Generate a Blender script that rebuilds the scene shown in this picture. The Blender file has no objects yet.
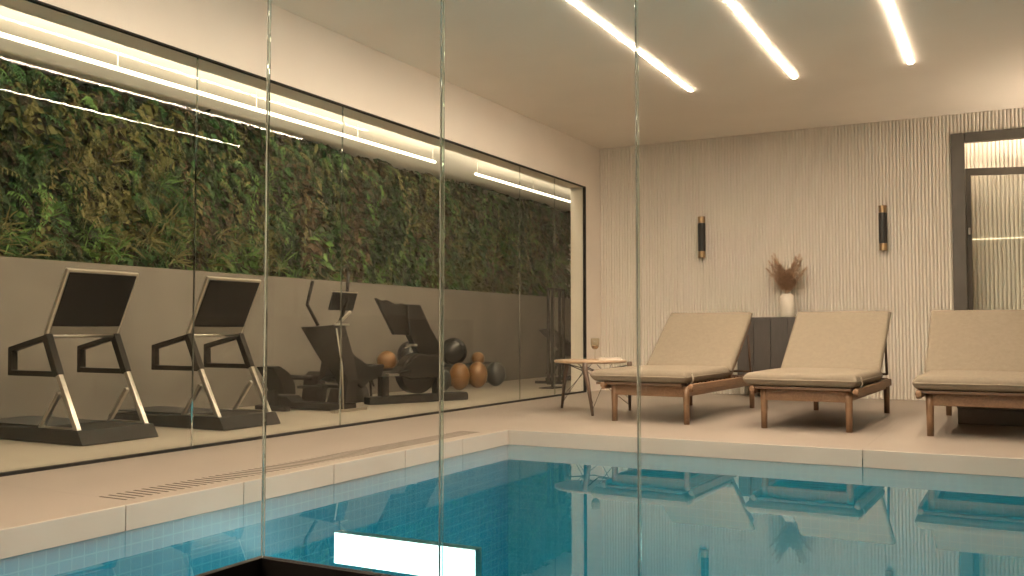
import bpy, bmesh, math, random
import numpy as np
from mathutils import Vector, Matrix

random.seed(7)
rng = np.random.default_rng(7)
S = bpy.context.scene
COL = S.collection

# ------------------------------------------------------------------ camera, world, exposure, lamp and white patch strengths
H = 0.8
cam_d = bpy.data.cameras.new('camera')
cam = bpy.data.objects.new('camera', cam_d)
COL.objects.link(cam)
cam.location = (0, 0, H)
cam.rotation_euler = (math.radians(90 + 2.63), 0, math.radians(28))
cam_d.sensor_width = 36
cam_d.lens = 935.0 / 1024 * 36
cam_d.clip_start = 0.02
S.camera = cam

world = bpy.data.worlds.new('world')
S.world = world
world.use_nodes = True
world.node_tree.nodes['Background'].inputs[0].default_value = (0.9, 0.8, 0.65, 1)
world.node_tree.nodes['Background'].inputs[1].default_value = 0.0

S.view_settings.view_transform = 'Standard'
S.view_settings.look = 'None'
S.view_settings.gamma = 1
S.view_settings.use_curve_mapping = False
S.view_settings.exposure = 0.0
S.cycles.use_denoising = True
S.cycles.max_bounces = 10
S.cycles.diffuse_bounces = 6
S.cycles.glossy_bounces = 5
S.cycles.transmission_bounces = 8
S.cycles.transparent_max_bounces = 24
S.cycles.sample_clamp_indirect = 6.0
S.cycles.caustics_reflective = False
S.cycles.caustics_refractive = False

LED_HALL = 215.0
LED_GYM = 7.0
LED_ALCOVE = 1.7
PATCH_GLOW = 6.0
LAMP = 280.0

# ------------------------------------------------------------------ key planes (metres)
XW = -4.91            # pool-side face of the glazed wall
XI = -5.13            # gym-side face of the glazed wall
YB = 11.81            # reeded back wall
ZC = 3.29             # ceiling
XG = -7.15            # gym back wall
ZG = 3.06             # gym ceiling
YG1 = 11.31           # end of the glazing
XR = 4.2              # right wall
YF = -1.6             # wall behind the camera
PX, PY = -3.6, 6.71   # pool left and far edges
PNY = 1.42            # pool near edge
WZ = -0.118           # water level
BX, BY = -1.173, 1.2647  # corner of the glass booth
SILL = 0.40

# ------------------------------------------------------------------ materials
def new_mat(name):
    m = bpy.data.materials.new(name)
    m.use_nodes = True
    nt = m.node_tree
    return m, nt, nt.nodes['Principled BSDF'], nt.nodes['Material Output']

def ramp_noise(nt, scale, c1, c2, detail=4, stretch=None, coord='Object', lo=0.3, hi=0.7):
    tc = nt.nodes.new('ShaderNodeTexCoord')
    n = nt.nodes.new('ShaderNodeTexNoise')
    n.inputs['Scale'].default_value = scale
    n.inputs['Detail'].default_value = detail
    src = tc.outputs[coord]
    if stretch:
        mp = nt.nodes.new('ShaderNodeMapping')
        mp.inputs['Scale'].default_value = stretch
        nt.links.new(src, mp.inputs[0]); src = mp.outputs[0]
    nt.links.new(src, n.inputs['Vector'])
    r = nt.nodes.new('ShaderNodeValToRGB')
    r.color_ramp.elements[0].position = lo; r.color_ramp.elements[0].color = (*c1, 1)
    r.color_ramp.elements[1].position = hi; r.color_ramp.elements[1].color = (*c2, 1)
    nt.links.new(n.outputs['Fac'], r.inputs[0])
    return r.outputs[0], n.outputs['Fac'], src

def plain(name, c1, c2=None, rough=0.5, metal=0.0, scale=6, stretch=None, bump=0.0, spec=0.5, coord='Object', bscale=None):
    m, nt, b, out = new_mat(name)
    c2 = c2 or tuple(min(1, v * 1.12) for v in c1)
    col, fac, src = ramp_noise(nt, scale, c1, c2, stretch=stretch, coord=coord)
    nt.links.new(col, b.inputs['Base Color'])
    b.inputs['Roughness'].default_value = rough
    b.inputs['Metallic'].default_value = metal
    b.inputs['Specular IOR Level'].default_value = spec
    if bump:
        n = nt.nodes.new('ShaderNodeTexNoise'); n.inputs['Scale'].default_value = bscale or scale * 6
        nt.links.new(src, n.inputs['Vector'])
        bp = nt.nodes.new('ShaderNodeBump'); bp.inputs['Strength'].default_value = bump; bp.inputs['Distance'].default_value = 0.01
        nt.links.new(n.outputs['Fac'], bp.inputs['Height']); nt.links.new(bp.outputs[0], b.inputs['Normal'])
    return m

def emit(name, col, strength):
    m, nt, b, out = new_mat(name)
    b.inputs['Base Color'].default_value = (0.8, 0.8, 0.8, 1)
    b.inputs['Emission Color'].default_value = (*col, 1)
    b.inputs['Emission Strength'].default_value = strength
    return m

def clear_mat(name, tint, f0, rough=0.0, bump=None, gloss=(1, 1, 1), graze=1.0):
    """transparent + mirror mixed by Schlick's Fresnel (same from both sides)"""
    m, nt, b, out = new_mat(name)
    nt.nodes.remove(b)
    L = nt.links.new
    geo = nt.nodes.new('ShaderNodeNewGeometry')
    dot = nt.nodes.new('ShaderNodeVectorMath'); dot.operation = 'DOT_PRODUCT'
    L(geo.outputs['Incoming'], dot.inputs[0])
    gl = nt.nodes.new('ShaderNodeBsdfAnisotropic'); gl.inputs['Roughness'].default_value = rough
    gl.inputs['Color'].default_value = (*gloss, 1)
    if bump:
        tc = nt.nodes.new('ShaderNodeTexCoord')
        n = nt.nodes.new('ShaderNodeTexNoise'); n.inputs['Scale'].default_value = bump[0]; n.inputs['Detail'].default_value = 2
        L(tc.outputs['Object'], n.inputs['Vector'])
        bp = nt.nodes.new('ShaderNodeBump'); bp.inputs['Strength'].default_value = bump[1]; bp.inputs['Distance'].default_value = 0.01
        L(n.outputs['Fac'], bp.inputs['Height']); L(bp.outputs[0], gl.inputs['Normal']); L(bp.outputs[0], dot.inputs[1])
    else:
        L(geo.outputs['Normal'], dot.inputs[1])
    ab = nt.nodes.new('ShaderNodeMath'); ab.operation = 'ABSOLUTE'; L(dot.outputs['Value'], ab.inputs[0])
    om = nt.nodes.new('ShaderNodeMath'); om.operation = 'SUBTRACT'; om.inputs[0].default_value = 1; L(ab.outputs[0], om.inputs[1]); om.use_clamp = True
    pw = nt.nodes.new('ShaderNodeMath'); pw.operation = 'POWER'; L(om.outputs[0], pw.inputs[0]); pw.inputs[1].default_value = 5
    ma = nt.nodes.new('ShaderNodeMath'); ma.operation = 'MULTIPLY_ADD'; L(pw.outputs[0], ma.inputs[0]); ma.inputs[1].default_value = (1 - f0) * graze; ma.inputs[2].default_value = f0
    tr = nt.nodes.new('ShaderNodeBsdfTransparent'); tr.inputs[0].default_value = (*tint, 1)
    mx = nt.nodes.new('ShaderNodeMixShader')
    L(ma.outputs[0], mx.inputs[0]); L(tr.outputs[0], mx.inputs[1]); L(gl.outputs[0], mx.inputs[2])
    L(mx.outputs[0], out.inputs[0])
    return m

def grid_mat(name, base, base2, joint, size, jw, rough, offset=(0, 0, 0), noise=1.5, spec=0.5, axes=(0, 1, 2), bumpy=0.0):
    """rectangular joints in object space on the chosen axes"""
    m, nt, b, out = new_mat(name)
    L = nt.links.new
    col, fac, src = ramp_noise(nt, noise, base, base2, detail=6)
    tc = nt.nodes.new('ShaderNodeTexCoord')
    sep = nt.nodes.new('ShaderNodeSeparateXYZ'); L(tc.outputs['Object'], sep.inputs[0])
    geo = nt.nodes.new('ShaderNodeNewGeometry'); sn = nt.nodes.new('ShaderNodeSeparateXYZ'); L(geo.outputs['True Normal'], sn.inputs[0])
    tot = None
    for a in axes:
        ad = nt.nodes.new('ShaderNodeMath'); ad.operation = 'ADD'; L(sep.outputs[a], ad.inputs[0]); ad.inputs[1].default_value = 100 * size[a] - offset[a] + jw / 2
        md = nt.nodes.new('ShaderNodeMath'); md.operation = 'MODULO'; L(ad.outputs[0], md.inputs[0]); md.inputs[1].default_value = size[a]
        lt = nt.nodes.new('ShaderNodeMath'); lt.operation = 'LESS_THAN'; L(md.outputs[0], lt.inputs[0]); lt.inputs[1].default_value = jw
        an = nt.nodes.new('ShaderNodeMath'); an.operation = 'ABSOLUTE'; L(sn.outputs[a], an.inputs[0])
        nl = nt.nodes.new('ShaderNodeMath'); nl.operation = 'LESS_THAN'; L(an.outputs[0], nl.inputs[0]); nl.inputs[1].default_value = 0.7
        mu = nt.nodes.new('ShaderNodeMath'); mu.operation = 'MULTIPLY'; L(lt.outputs[0], mu.inputs[0]); L(nl.outputs[0], mu.inputs[1])
        if tot is None:
            tot = mu
        else:
            mm = nt.nodes.new('ShaderNodeMath'); mm.operation = 'MAXIMUM'; L(tot.outputs[0], mm.inputs[0]); L(mu.outputs[0], mm.inputs[1]); tot = mm
    mix = nt.nodes.new('ShaderNodeMix'); mix.data_type = 'RGBA'
    L(tot.outputs[0], mix.inputs[0]); L(col, mix.inputs[6]); mix.inputs[7].default_value = (*joint, 1)
    L(mix.outputs[2], b.inputs['Base Color'])
    b.inputs['Roughness'].default_value = rough
    b.inputs['Specular IOR Level'].default_value = spec
    return m

M = {}
M['floor'] = grid_mat('floor_stone', (0.285, 0.242, 0.203), (0.315, 0.268, 0.226), (0.235, 0.197, 0.163), (1.9, 0.895, 1), 0.006, 0.36, offset=(-0.894, 3.09 - 0.895 * 3, 0), noise=1.1, spec=0.35, axes=(0, 1))
M['coping'] = plain('coping_stone', (0.46, 0.40, 0.345), (0.50, 0.44, 0.385), rough=0.45, scale=2.5)
M['gymfloor'] = plain('gym_floor', (0.36, 0.315, 0.265), (0.40, 0.35, 0.295), rough=0.5, scale=2)
M['plaster'] = plain('plaster', (0.81, 0.745, 0.67), (0.85, 0.785, 0.71), rough=0.85, scale=2, spec=0.2)
M['ceiling'] = plain('ceiling_paint', (0.82, 0.765, 0.69), (0.86, 0.805, 0.73), rough=0.85, scale=1.5, spec=0.2)
M['taupe_wall'] = plain('taupe_plaster', (0.40, 0.35, 0.30), (0.44, 0.39, 0.335), rough=0.85, spec=0.2)
M['gymceil'] = plain('gym_ceiling_paint', (0.80, 0.76, 0.68), (0.83, 0.79, 0.71), rough=0.85, scale=1.5, spec=0.2)
M['reveal'] = plain('reveal_paint', (0.72, 0.65, 0.57), (0.76, 0.69, 0.61), rough=0.85, scale=1.5, spec=0.2)
M['reed'] = plain('reeded_paint', (0.87, 0.81, 0.72), (0.90, 0.845, 0.755), rough=0.6, scale=2, spec=0.3)
M['concrete'] = plain('grey_render', (0.165, 0.147, 0.127), (0.215, 0.193, 0.168), rough=0.75, scale=1.6, spec=0.3)
M['tile'] = grid_mat('pool_mosaic', (0.035, 0.31, 0.47), (0.065, 0.37, 0.53), (0.125, 0.45, 0.59), (0.062, 0.062, 0.062), 0.006, 0.25, noise=9)
M['tilesoft'] = grid_mat('pool_mosaic_soft', (0.045, 0.32, 0.40), (0.07, 0.37, 0.45), (0.095, 0.39, 0.47), (0.062, 0.062, 0.062), 0.006, 0.25, noise=9)
M['water'] = clear_mat('pool_water', (0.54, 0.89, 0.97), 0.07, bump=(1.6, 0.035))
M['glass'] = clear_mat('clear_glass', (0.97, 0.985, 0.97), 0.012)
M['gymglass'] = clear_mat('gym_glass', (0.95, 0.955, 0.93), 0.009, graze=0.35)
M['drink_glass'] = clear_mat('drinking_glass', (0.9, 0.88, 0.82), 0.08)
M['black'] = plain('black_metal', (0.012, 0.011, 0.010), (0.018, 0.016, 0.014), rough=0.6, spec=0.2)
M['booth'] = plain('booth_dark_paint', (0.03, 0.026, 0.022), (0.04, 0.034, 0.03), rough=0.8, spec=0.1)
M['slot'] = plain('drain_slot_black', (0.06, 0.05, 0.04), rough=0.8)
M['darkgrey'] = plain('door_frame_grey', (0.085, 0.075, 0.062), (0.10, 0.09, 0.075), rough=0.45)
M['cabinet'] = plain('cabinet_grey', (0.075, 0.066, 0.060), (0.09, 0.08, 0.072), rough=0.5, stretch=(8, 8, 1))
M['boxgrey'] = plain('box_grey', (0.17, 0.15, 0.13), rough=0.6)
M['fabric'] = plain('lounger_fabric', (0.225, 0.187, 0.140), (0.25, 0.21, 0.158), rough=0.9, scale=30, bump=0.15, bscale=400, spec=0.15)
M['piping'] = plain('cushion_piping', (0.27, 0.225, 0.17), rough=0.85)
M['wood'] = plain('teak', (0.17, 0.095, 0.05), (0.25, 0.145, 0.08), rough=0.45, scale=5, stretch=(14, 1.2, 14))
M['woodv'] = plain('teak_upright', (0.17, 0.095, 0.05), (0.25, 0.145, 0.08), rough=0.45, scale=5, stretch=(14, 14, 1.2))
M['slat'] = plain('dark_slat', (0.10, 0.055, 0.03), (0.14, 0.08, 0.045), rough=0.5, scale=5, stretch=(1.2, 14, 14))
M['tablewood'] = plain('table_top_oak', (0.36, 0.25, 0.16), (0.44, 0.31, 0.205), rough=0.4, scale=4, stretch=(2, 16, 16))
M['walnut'] = plain('walnut_leg', (0.075, 0.045, 0.030), (0.11, 0.07, 0.045), rough=0.45, stretch=(10, 10, 1))
M['ceramic'] = plain('cream_ceramic', (0.80, 0.74, 0.64), (0.84, 0.78, 0.68), rough=0.45, scale=8)
M['pampas'] = plain('dried_plume', (0.36, 0.25, 0.17), (0.52, 0.39, 0.28), rough=0.95, scale=25, spec=0.1)
def plume_mat():
    m, nt, b, out = new_mat('dried_plume')
    col, fac, src = ramp_noise(nt, 30, (0.60, 0.46, 0.34), (0.78, 0.63, 0.49))
    d = nt.nodes.new('ShaderNodeBsdfDiffuse'); t = nt.nodes.new('ShaderNodeBsdfTranslucent'); mx = nt.nodes.new('ShaderNodeMixShader'); mx.inputs[0].default_value = 0.5
    nt.links.new(col, d.inputs[0]); nt.links.new(col, t.inputs[0]); nt.links.new(d.outputs[0], mx.inputs[1]); nt.links.new(t.outputs[0], mx.inputs[2]); nt.links.new(mx.outputs[0], out.inputs[0])
    return m
M['pampas'] = plume_mat()
M['brass'] = plain('brass', (0.36, 0.25, 0.14), (0.42, 0.30, 0.17), rough=0.35, metal=1.0)
M['sconceblack'] = plain('sconce_black', (0.016, 0.014, 0.012), rough=0.5)
M['silver'] = plain('brushed_aluminium', (0.55, 0.51, 0.46), (0.62, 0.58, 0.52), rough=0.28, metal=1.0, stretch=(1, 1, 10))
M['rubber'] = plain('black_rubber', (0.020, 0.018, 0.016), (0.028, 0.025, 0.022), rough=0.6, scale=20, spec=0.12)
M['belt'] = plain('running_belt', (0.030, 0.028, 0.026), rough=0.7, scale=30)
M['taupe'] = plain('taupe_plate', (0.17, 0.15, 0.125), rough=0.5)
M['screen'] = plain('screen_black', (0.006, 0.005, 0.005), rough=0.3, spec=0.15)
M['gymdark'] = plain('machine_charcoal', (0.012, 0.010, 0.008), (0.018, 0.015, 0.012), rough=0.4, spec=0.12)
M['blackball'] = plain('black_ball', (0.018, 0.018, 0.018), rough=0.15)
M['greyball'] = plain('slate_ball', (0.028, 0.031, 0.030), (0.04, 0.044, 0.042), rough=0.3)
M['brownball'] = plain('tan_leather', (0.19, 0.090, 0.028), (0.25, 0.125, 0.042), rough=0.32, scale=12)
M['book'] = plain('book_cover', (0.62, 0.56, 0.48), rough=0.6)
M['wine'] = plain('amber_drink', (0.16, 0.08, 0.03), rough=0.1)
M['ledhall'] = emit('led_hall', (1.0, 0.775, 0.585), LED_HALL)
M['ledgym'] = emit('led_gym', (1.0, 0.805, 0.60), LED_GYM)
M['ledalcove'] = emit('led_alcove', (1.0, 0.80, 0.52), LED_ALCOVE)
M['alcove_fill'] = emit('alcove_fill_glow', (1.0, 0.79, 0.62), 45.0)
M['gym_fill'] = emit('gym_fill_glow', (1.0, 0.83, 0.64), 470.0)
M['globe'] = emit('globe_light', (1.0, 0.78, 0.59), LAMP)
M['panel'] = emit('white_patch_glow', (1.0, 0.86, 0.78), PATCH_GLOW)
M['edge'] = None
def rod_glass():
    m, nt, b, out = new_mat('glass_edge')
    b.inputs['Base Color'].default_value = (0.80, 0.93, 0.90, 1)
    b.inputs['Transmission Weight'].default_value = 1.0
    b.inputs['Roughness'].default_value = 0.02
    b.inputs['IOR'].default_value = 1.5
    return m
M['edge'] = rod_glass()

# ------------------------------------------------------------------ mesh helpers
class MB:
    def __init__(self):
        self.v = []; self.f = []; self.mi = []; self.sm = []
    def add(self, verts, faces, mi=0, smooth=False):
        o = len(self.v)
        self.v.extend([tuple(p) for p in verts])
        for f in faces:
            self.f.append(tuple(i + o for i in f)); self.mi.append(mi); self.sm.append(smooth)
        return self
    def box(self, a, b, mi=0, mat=None):
        x0, y0, z0 = a; x1, y1, z1 = b
        if x0 > x1: x0, x1 = x1, x0
        if y0 > y1: y0, y1 = y1, y0
        if z0 > z1: z0, z1 = z1, z0
        vs = [(x0, y0, z0), (x1, y0, z0), (x1, y1, z0), (x0, y1, z0), (x0, y0, z1), (x1, y0, z1), (x1, y1, z1), (x0, y1, z1)]
        if mat is not None: vs = [tuple(mat @ Vector(p)) for p in vs]
        return self.add(vs, [(0, 3, 2, 1), (4, 5, 6, 7), (0, 1, 5, 4), (1, 2, 6, 5), (2, 3, 7, 6), (3, 0, 4, 7)], mi)
    def prism(self, poly, t0, t1, plane='xz', mi=0, fn=None):
        """polygon (a,b) list extruded t0..t1 along the remaining axis"""
        n = len(poly)
        ar = sum(poly[i][0] * poly[(i + 1) % n][1] - poly[(i + 1) % n][0] * poly[i][1] for i in range(n))
        if ar < 0: poly = poly[::-1]
        def P(q, t):
            if fn: return fn(q[0], q[1], t)
            if plane == 'xz': return (q[0], t, q[1])
            if plane == 'yz': return (t, q[0], q[1])
            return (q[0], q[1], t)
        vs = [P(q, t0) for q in poly] + [P(q, t1) for q in poly]
        fs = [tuple(range(n)), tuple(range(2 * n - 1, n - 1, -1))]
        for i in range(n):
            j = (i + 1) % n
            fs.append((j, i, i + n, j + n))
        return self.add(vs, fs, mi)
    def tube(self, pts, r, seg=10, closed=False, smooth=True, square=False):
        pts = [Vector(p) for p in pts]
        n = len(pts)
        rs = r if isinstance(r, (list, tuple)) else [r] * n
        rings = []
        up = None
        for i, p in enumerate(pts):
            if closed:
                t = (pts[(i + 1) % n] - p).normalized() + (p - pts[i - 1]).normalized()
            elif i == 0: t = pts[1] - p
            elif i == n - 1: t = p - pts[-2]
            else: t = (pts[i + 1] - p).normalized() + (p - pts[i - 1]).normalized()
            t.normalize()
            if up is None:
                up = Vector((0, 0, 1)) if abs(t.z) < 0.9 else Vector((1, 0, 0))
            s = t.cross(up)
            if s.length < 1e-4: s = t.cross(Vector((0, 1, 0)))
            s.normalize(); u = s.cross(t).normalized(); up = u
            k = 1.0
            if 0 < i < n - 1 or closed:
                a = (pts[(i + 1) % n] - p).normalized().dot((p - pts[i - 1]).normalized())
                k = 1 / max(0.5, math.sqrt((1 + a) / 2))
            ring = []
            for j in range(seg):
                th = 2 * math.pi * (j + (0.5 if square else 0)) / seg
                ring.append(p + (s * math.cos(th) + u * math.sin(th)) * rs[i] * (k if square else 1))
            rings.append(ring)
        vs = [v for ring in rings for v in ring]
        fs = []
        m = n if closed else n - 1
        for i in range(m):
            for j in range(seg):
                a = i * seg + j; b = i * seg + (j + 1) % seg
                c = ((i + 1) % n) * seg + (j + 1) % seg; d = ((i + 1) % n) * seg + j
                fs.append((a, d, c, b))
        if not closed:
            fs.append(tuple(range(seg))); fs.append(tuple((n - 1) * seg + j for j in range(seg - 1, -1, -1)))
        return self.add(vs, fs, 0, smooth and not square)
    def lathe(self, prof, c=(0, 0, 0), seg=28, mi=0, smooth=True, sx=1, sy=1):
        vs = []; fs = []
        n = len(prof)
        for r, z in prof:
            for j in range(seg):
                th = 2 * math.pi * j / seg
                vs.append((c[0] + r * sx * math.cos(th), c[1] + r * sy * math.sin(th), c[2] + z))
        for i in range(n - 1):
            for j in range(seg):
                k = (j + 1) % seg
                fs.append((i * seg + j, i * seg + k, (i + 1) * seg + k, (i + 1) * seg + j))
        if prof[0][0] > 1e-5: fs.append(tuple(range(seg - 1, -1, -1)))
        if prof[-1][0] > 1e-5: fs.append(tuple((n - 1) * seg + j for j in range(seg)))
        return self.add(vs, fs, mi, smooth)
    def ball(self, c, r, sz=1.0, seg=24, rings=14):
        prof = [(max(1e-6, r * math.sin(math.pi * i / rings)), -r * sz * math.cos(math.pi * i / rings)) for i in range(rings + 1)]
        return self.lathe(prof, c, seg)
    def build(self, name, mats, parent=None, bevel=0.0, bseg=2, loc=(0, 0, 0), rotz=0.0, sharp=None):
        me = bpy.data.meshes.new(name)
        me.from_pydata(self.v, [], self.f)
        if not isinstance(mats, (list, tuple)): mats = [mats]
        for m in mats: me.materials.append(m)
        me.polygons.foreach_set('material_index', self.mi)
        me.polygons.foreach_set('use_smooth', self.sm)
        me.update()
        o = bpy.data.objects.new(name, me)
        COL.objects.link(o)
        o.location = loc; o.rotation_euler = (0, 0, rotz)
        if parent is not None: o.parent = parent
        if bevel:
            bv = o.modifiers.new('bevel', 'BEVEL'); bv.width = bevel; bv.segments = bseg; bv.limit_method = 'ANGLE'; bv.angle_limit = math.radians(40)
        return o

def tag(o, label=None, cat=None, group=None, kind=None):
    if label: o['label'] = label
    if cat: o['category'] = cat
    if group: o['group'] = group
    if kind: o['kind'] = kind
    return o

def thing(name, label, cat, loc=(0, 0, 0), rotz=0.0, group=None, kind=None):
    o = bpy.data.objects.new(name, None)
    o.empty_display_size = 0.1
    COL.objects.link(o); o.location = loc; o.rotation_euler = (0, 0, rotz)
    return tag(o, label, cat, group, kind)

def struct(o, label=None, cat=None):
    return tag(o, label, cat, None, 'structure')

def copy_tree(o, parent=None):
    c = o.copy(); COL.objects.link(c)
    if parent is not None: c.parent = parent
    for ch in [k for k in bpy.data.objects if k.parent == o]:
        copy_tree(ch, c)
    return c

def reeds(mb, x0, x1, z0, z1, y, period, depth, k=7):
    """vertical half-round reeds, front towards -y"""
    n = max(1, round((x1 - x0) / period)); p = (x1 - x0) / n
    xs = [x0]; ys = [y]
    for i in range(n):
        for j in range(k):
            t = j / (k - 1)
            xs.append(x0 + p * (i + 0.06 + 0.88 * t)); ys.append(y - depth * math.sqrt(max(0, 1 - (2 * t - 1) ** 2)))
    xs.append(x1); ys.append(y)
    m = len(xs)
    vs = [(xs[i], ys[i], z0) for i in range(m)] + [(xs[i], ys[i], z1) for i in range(m)]
    fs = [(i, i + 1, i + 1 + m, i + m) for i in range(m - 1)]
    mb.add(vs, fs, 0, False)
    mb.box((x0, y, z0), (x1, y + 0.06, z1))

# ------------------------------------------------------------------ setting: floor, pool, walls
b = MB()
FT = 0.06
b.box((XI, YF, -FT), (PX - 0.0125, YB + 0.6, 0))                      # left deck
b.box((PX - 0.0125, PY + 0.0125, -FT), (XR, YB + 0.6, 0))              # far deck
b.box((PX, YF, -FT), (BX - 0.12, PNY - 0.1, 0))                      # deck left of the booth
struct(b.build('floor', M['floor']), 'pale beige stone deck around the pool', 'floor')
b = MB(); b.box((XG - 0.45, YF, -FT), (XI, 16.4, 0))
struct(b.build('floor_gym', M['gymfloor']), 'pale beige floor of the gym behind the glass', 'floor')

# coping: stones with fine joints, overhanging the basin
b = MB()
CW, CT = 0.30, 0.118
ys = [2.995 + 0.75 * i for i in range(-2, 5)]
ys = [PNY] + [y for y in ys if PNY + 0.1 < y < PY - 0.2] + [PY + CW]
for a, c in zip(ys[:-1], ys[1:]):
    b.box((PX - 0.012, a + 0.0025, -CT), (PX, c - 0.0025 if c < PY else PY, 0.0))
xs = [PX] + [x for x in (-0.894, 1.7) ] + [XR]
for a, c in zip(xs[:-1], xs[1:]):
    b.box((a + (0.0025 if a > PX else -0.012), PY, -CT), (c - 0.0025, PY + 0.012, 0.0))
struct(b.build('trim_pool_coping', M['coping'], bevel=0.002), 'beige stone coping along the pool edge', 'coping')

b = MB()
D = -1.45
b.box((PX - 0.02, PNY, D - 0.05), (XR, PY + 0.02, D), 1)
b.box((PX - 0.08, PNY, D), (PX - 0.012, PY + 0.1, -CT))
b.box((PX - 0.08, PY + 0.012, D), (XR, PY + 0.1, -CT), 1)
b.box((PX, PNY - 0.06, D), (XR, PNY, -0.02))
struct(b.build('pool_basin', [M['tile'], M['tilesoft']]), 'blue mosaic tiled pool basin under the water', 'pool')
b = MB()
b.box((PX - 0.012, PNY, WZ - 0.01), (XR, PY + 0.012, WZ))
me_w = b
o = MB().add([(PX - 0.012, PNY, WZ), (XR, PNY, WZ), (XR, PY + 0.012, WZ), (PX - 0.012, PY + 0.012, WZ)], [(0, 1, 2, 3)]).build('pool_water', M['water'])
tag(o, 'calm teal pool water reflecting the loungers and wall', 'water', None, 'stuff')

# slot drain beside the left pool edge: many short cross slots
b = MB()
y = 3.085; i = 0
while y < 6.45:
    b.box((-3.90, y, 0.0), (-3.715, y + 0.014, 0.0012)); y += 0.05
tag(b.build('slot_drain', M['slot']), 'row of short dark drain slots in the deck along the left pool edge', 'drain', None, 'structure')

# glazed wall
b = MB()
b.box((XI, YF, 2.705), (XW, YB, ZC))
b.box((XI, YG1, 0), (XW, YB, 2.705))
b.box((XI, YF, 0), (XW, 0.2, 2.705))
struct(b.build('wall_left', M['plaster']), 'plain beige wall above the long gym window', 'wall')

win = thing('window_1', 'long black-framed window of clear glass panes onto the gym', 'window', (XW, 0, 0), kind='structure')
b = MB()
for a, c in (((-0.03, 0.2, 0), (0.004, YG1, 0.018)), ((-0.03, 0.2, 2.692), (0.004, YG1, 2.705)), ((-0.03, YG1 - 0.03, 0.018), (0.004, YG1, 2.692)), ((-0.03, 0.2, 0.018), (0.004, 0.23, 2.692))):
    b.box(a, c)
tag(b.build('window_frame', M['black'], win), kind='structure')
yj = [0.23, 1.45, 3.04, 4.63, 6.23, 7.81, 9.46, 10.39, YG1 - 0.03]
for a, c in zip(yj[:-1], yj[1:]):
    b = MB(); b.box((-0.026, a + 0.003, 0.018), (-0.014, c - 0.003, 2.692))
    tag(b.build('pane', M['gymglass'], win), kind='structure')
for y in yj[1:-1]:
    b = MB(); b.box((-0.026, y - 0.003, 0.018), (-0.014, y + 0.003, 2.692))
    tag(b.build('glass_joint', M['edge'], win), kind='structure')

# gym shell
b = MB(); b.box((XG - 0.45, YF, 0), (XG, 16.2, 1.40)); b.box((XG - 0.45, YF, 1.40), (XG - 0.40, 16.2, ZG))
struct(b.build('wall_gym_back', M['concrete'], bevel=0.004), 'grey rendered low wall along the back of the gym', 'wall')
b = MB(); b.box((XG - 0.45, 16.2, 0), (XI, 16.35, ZG)); 
struct(b.build('wall_gym_end', M['plaster']), 'beige end wall of the gym', 'wall')
b = MB(); b.box((XG - 0.45, YF - 0.12, 0), (XI, YF, ZG))
struct(b.build('wall_gym_front', M['plaster']), 'beige near wall of the gym', 'wall')
b = MB(); b.box((XI - 0.02, YB, 0), (XI + 0.1, 16.2, ZG))
struct(b.build('wall_gym_right', M['plaster']), 'beige wall beyond the gym window', 'wall')
b = MB(); b.box((XG - 0.45, YF, ZG), (XI, 16.35, ZG + 0.1))
struct(b.build('ceiling_gym', M['gymceil']), 'white gym ceiling glowing around its light strip', 'ceiling')

# hall shell
b = MB(); b.box((XI, YF, ZC), (XR, YB + 0.8, ZC + 0.1))
struct(b.build('ceiling', M['ceiling']), 'flat beige ceiling over the pool', 'ceiling')
DX0, DX1, DZ = -0.556, 1.06, 3.065
b = MB()
reeds(b, XW, DX0 + 0.03, 0, ZC, YB, 0.0385, 0.0165)
reeds(b, DX1 - 0.03, XR, 0, ZC, YB, 0.0385, 0.0165)
reeds(b, DX0 + 0.03, DX1 - 0.03, DZ - 0.03, ZC, YB, 0.0385, 0.0165)
struct(b.build('wall_back', M['reed']), 'cream wall of fine vertical reeds behind the loungers', 'wall')
YA = YB + 0.52
b = MB()
reeds(b, DX0 - 0.3, DX1 + 0.3, 0, ZC, YA, 0.044, 0.015)
b.box((DX0 - 0.3, YB + 0.06, 0), (DX0 - 0.26, YA, ZC)); b.box((DX1 + 0.26, YB + 0.06, 0), (DX1 + 0.3, YA, ZC))
struct(b.build('wall_alcove', M['reed']), 'reeded cream wall inside the doorway alcove', 'wall')
b = MB(); b.box((XR, YF, -0.4), (XR + 0.1, YB + 0.8, ZC))
struct(b.build('wall_right', M['taupe_wall']), 'plain beige wall on the right of the pool', 'wall')
b = MB(); b.box((XI, YF - 0.12, -0.5), (XR, YF, ZC))
struct(b.build('wall_front', M['plaster']), 'plain wall behind the viewer', 'wall')

# door: dark frame with a glazed leaf ajar
door = thing('door_1', 'tall dark grey framed doorway with a glazed leaf ajar', 'door', (DX0, YB, 0), kind='structure')
b = MB()
W = DX1 - DX0
b.prism([(0, 0), (0.145, 0), (0.145, DZ - 0.115), (W - 0.145, DZ - 0.115), (W - 0.145, 0), (W, 0), (W, DZ - 0.02), (W - 0.02, DZ), (0.02, DZ), (0, DZ - 0.02)], -0.035, 0.06)
b.f = b.f[2:]; b.mi = b.mi[2:]; b.sm = b.sm[2:]
b2 = MB()
b2.box((0, -0.035, 0), (0.145, 0.06, DZ)); b2.box((W - 0.145, -0.035, 0), (W, 0.06, DZ)); b2.box((0.145, -0.035, DZ - 0.115), (W - 0.145, 0.06, DZ))
tag(b2.build('door_frame', M['darkgrey'], door, bevel=0.012), kind='structure')
leaf = thing('door_leaf', None, None, (0.15, 0.06, 0)); leaf.parent = door; leaf.rotation_euler = (0, 0, math.radians(16))
b = MB(); LW = 1.28; LZ = 2.665
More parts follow.
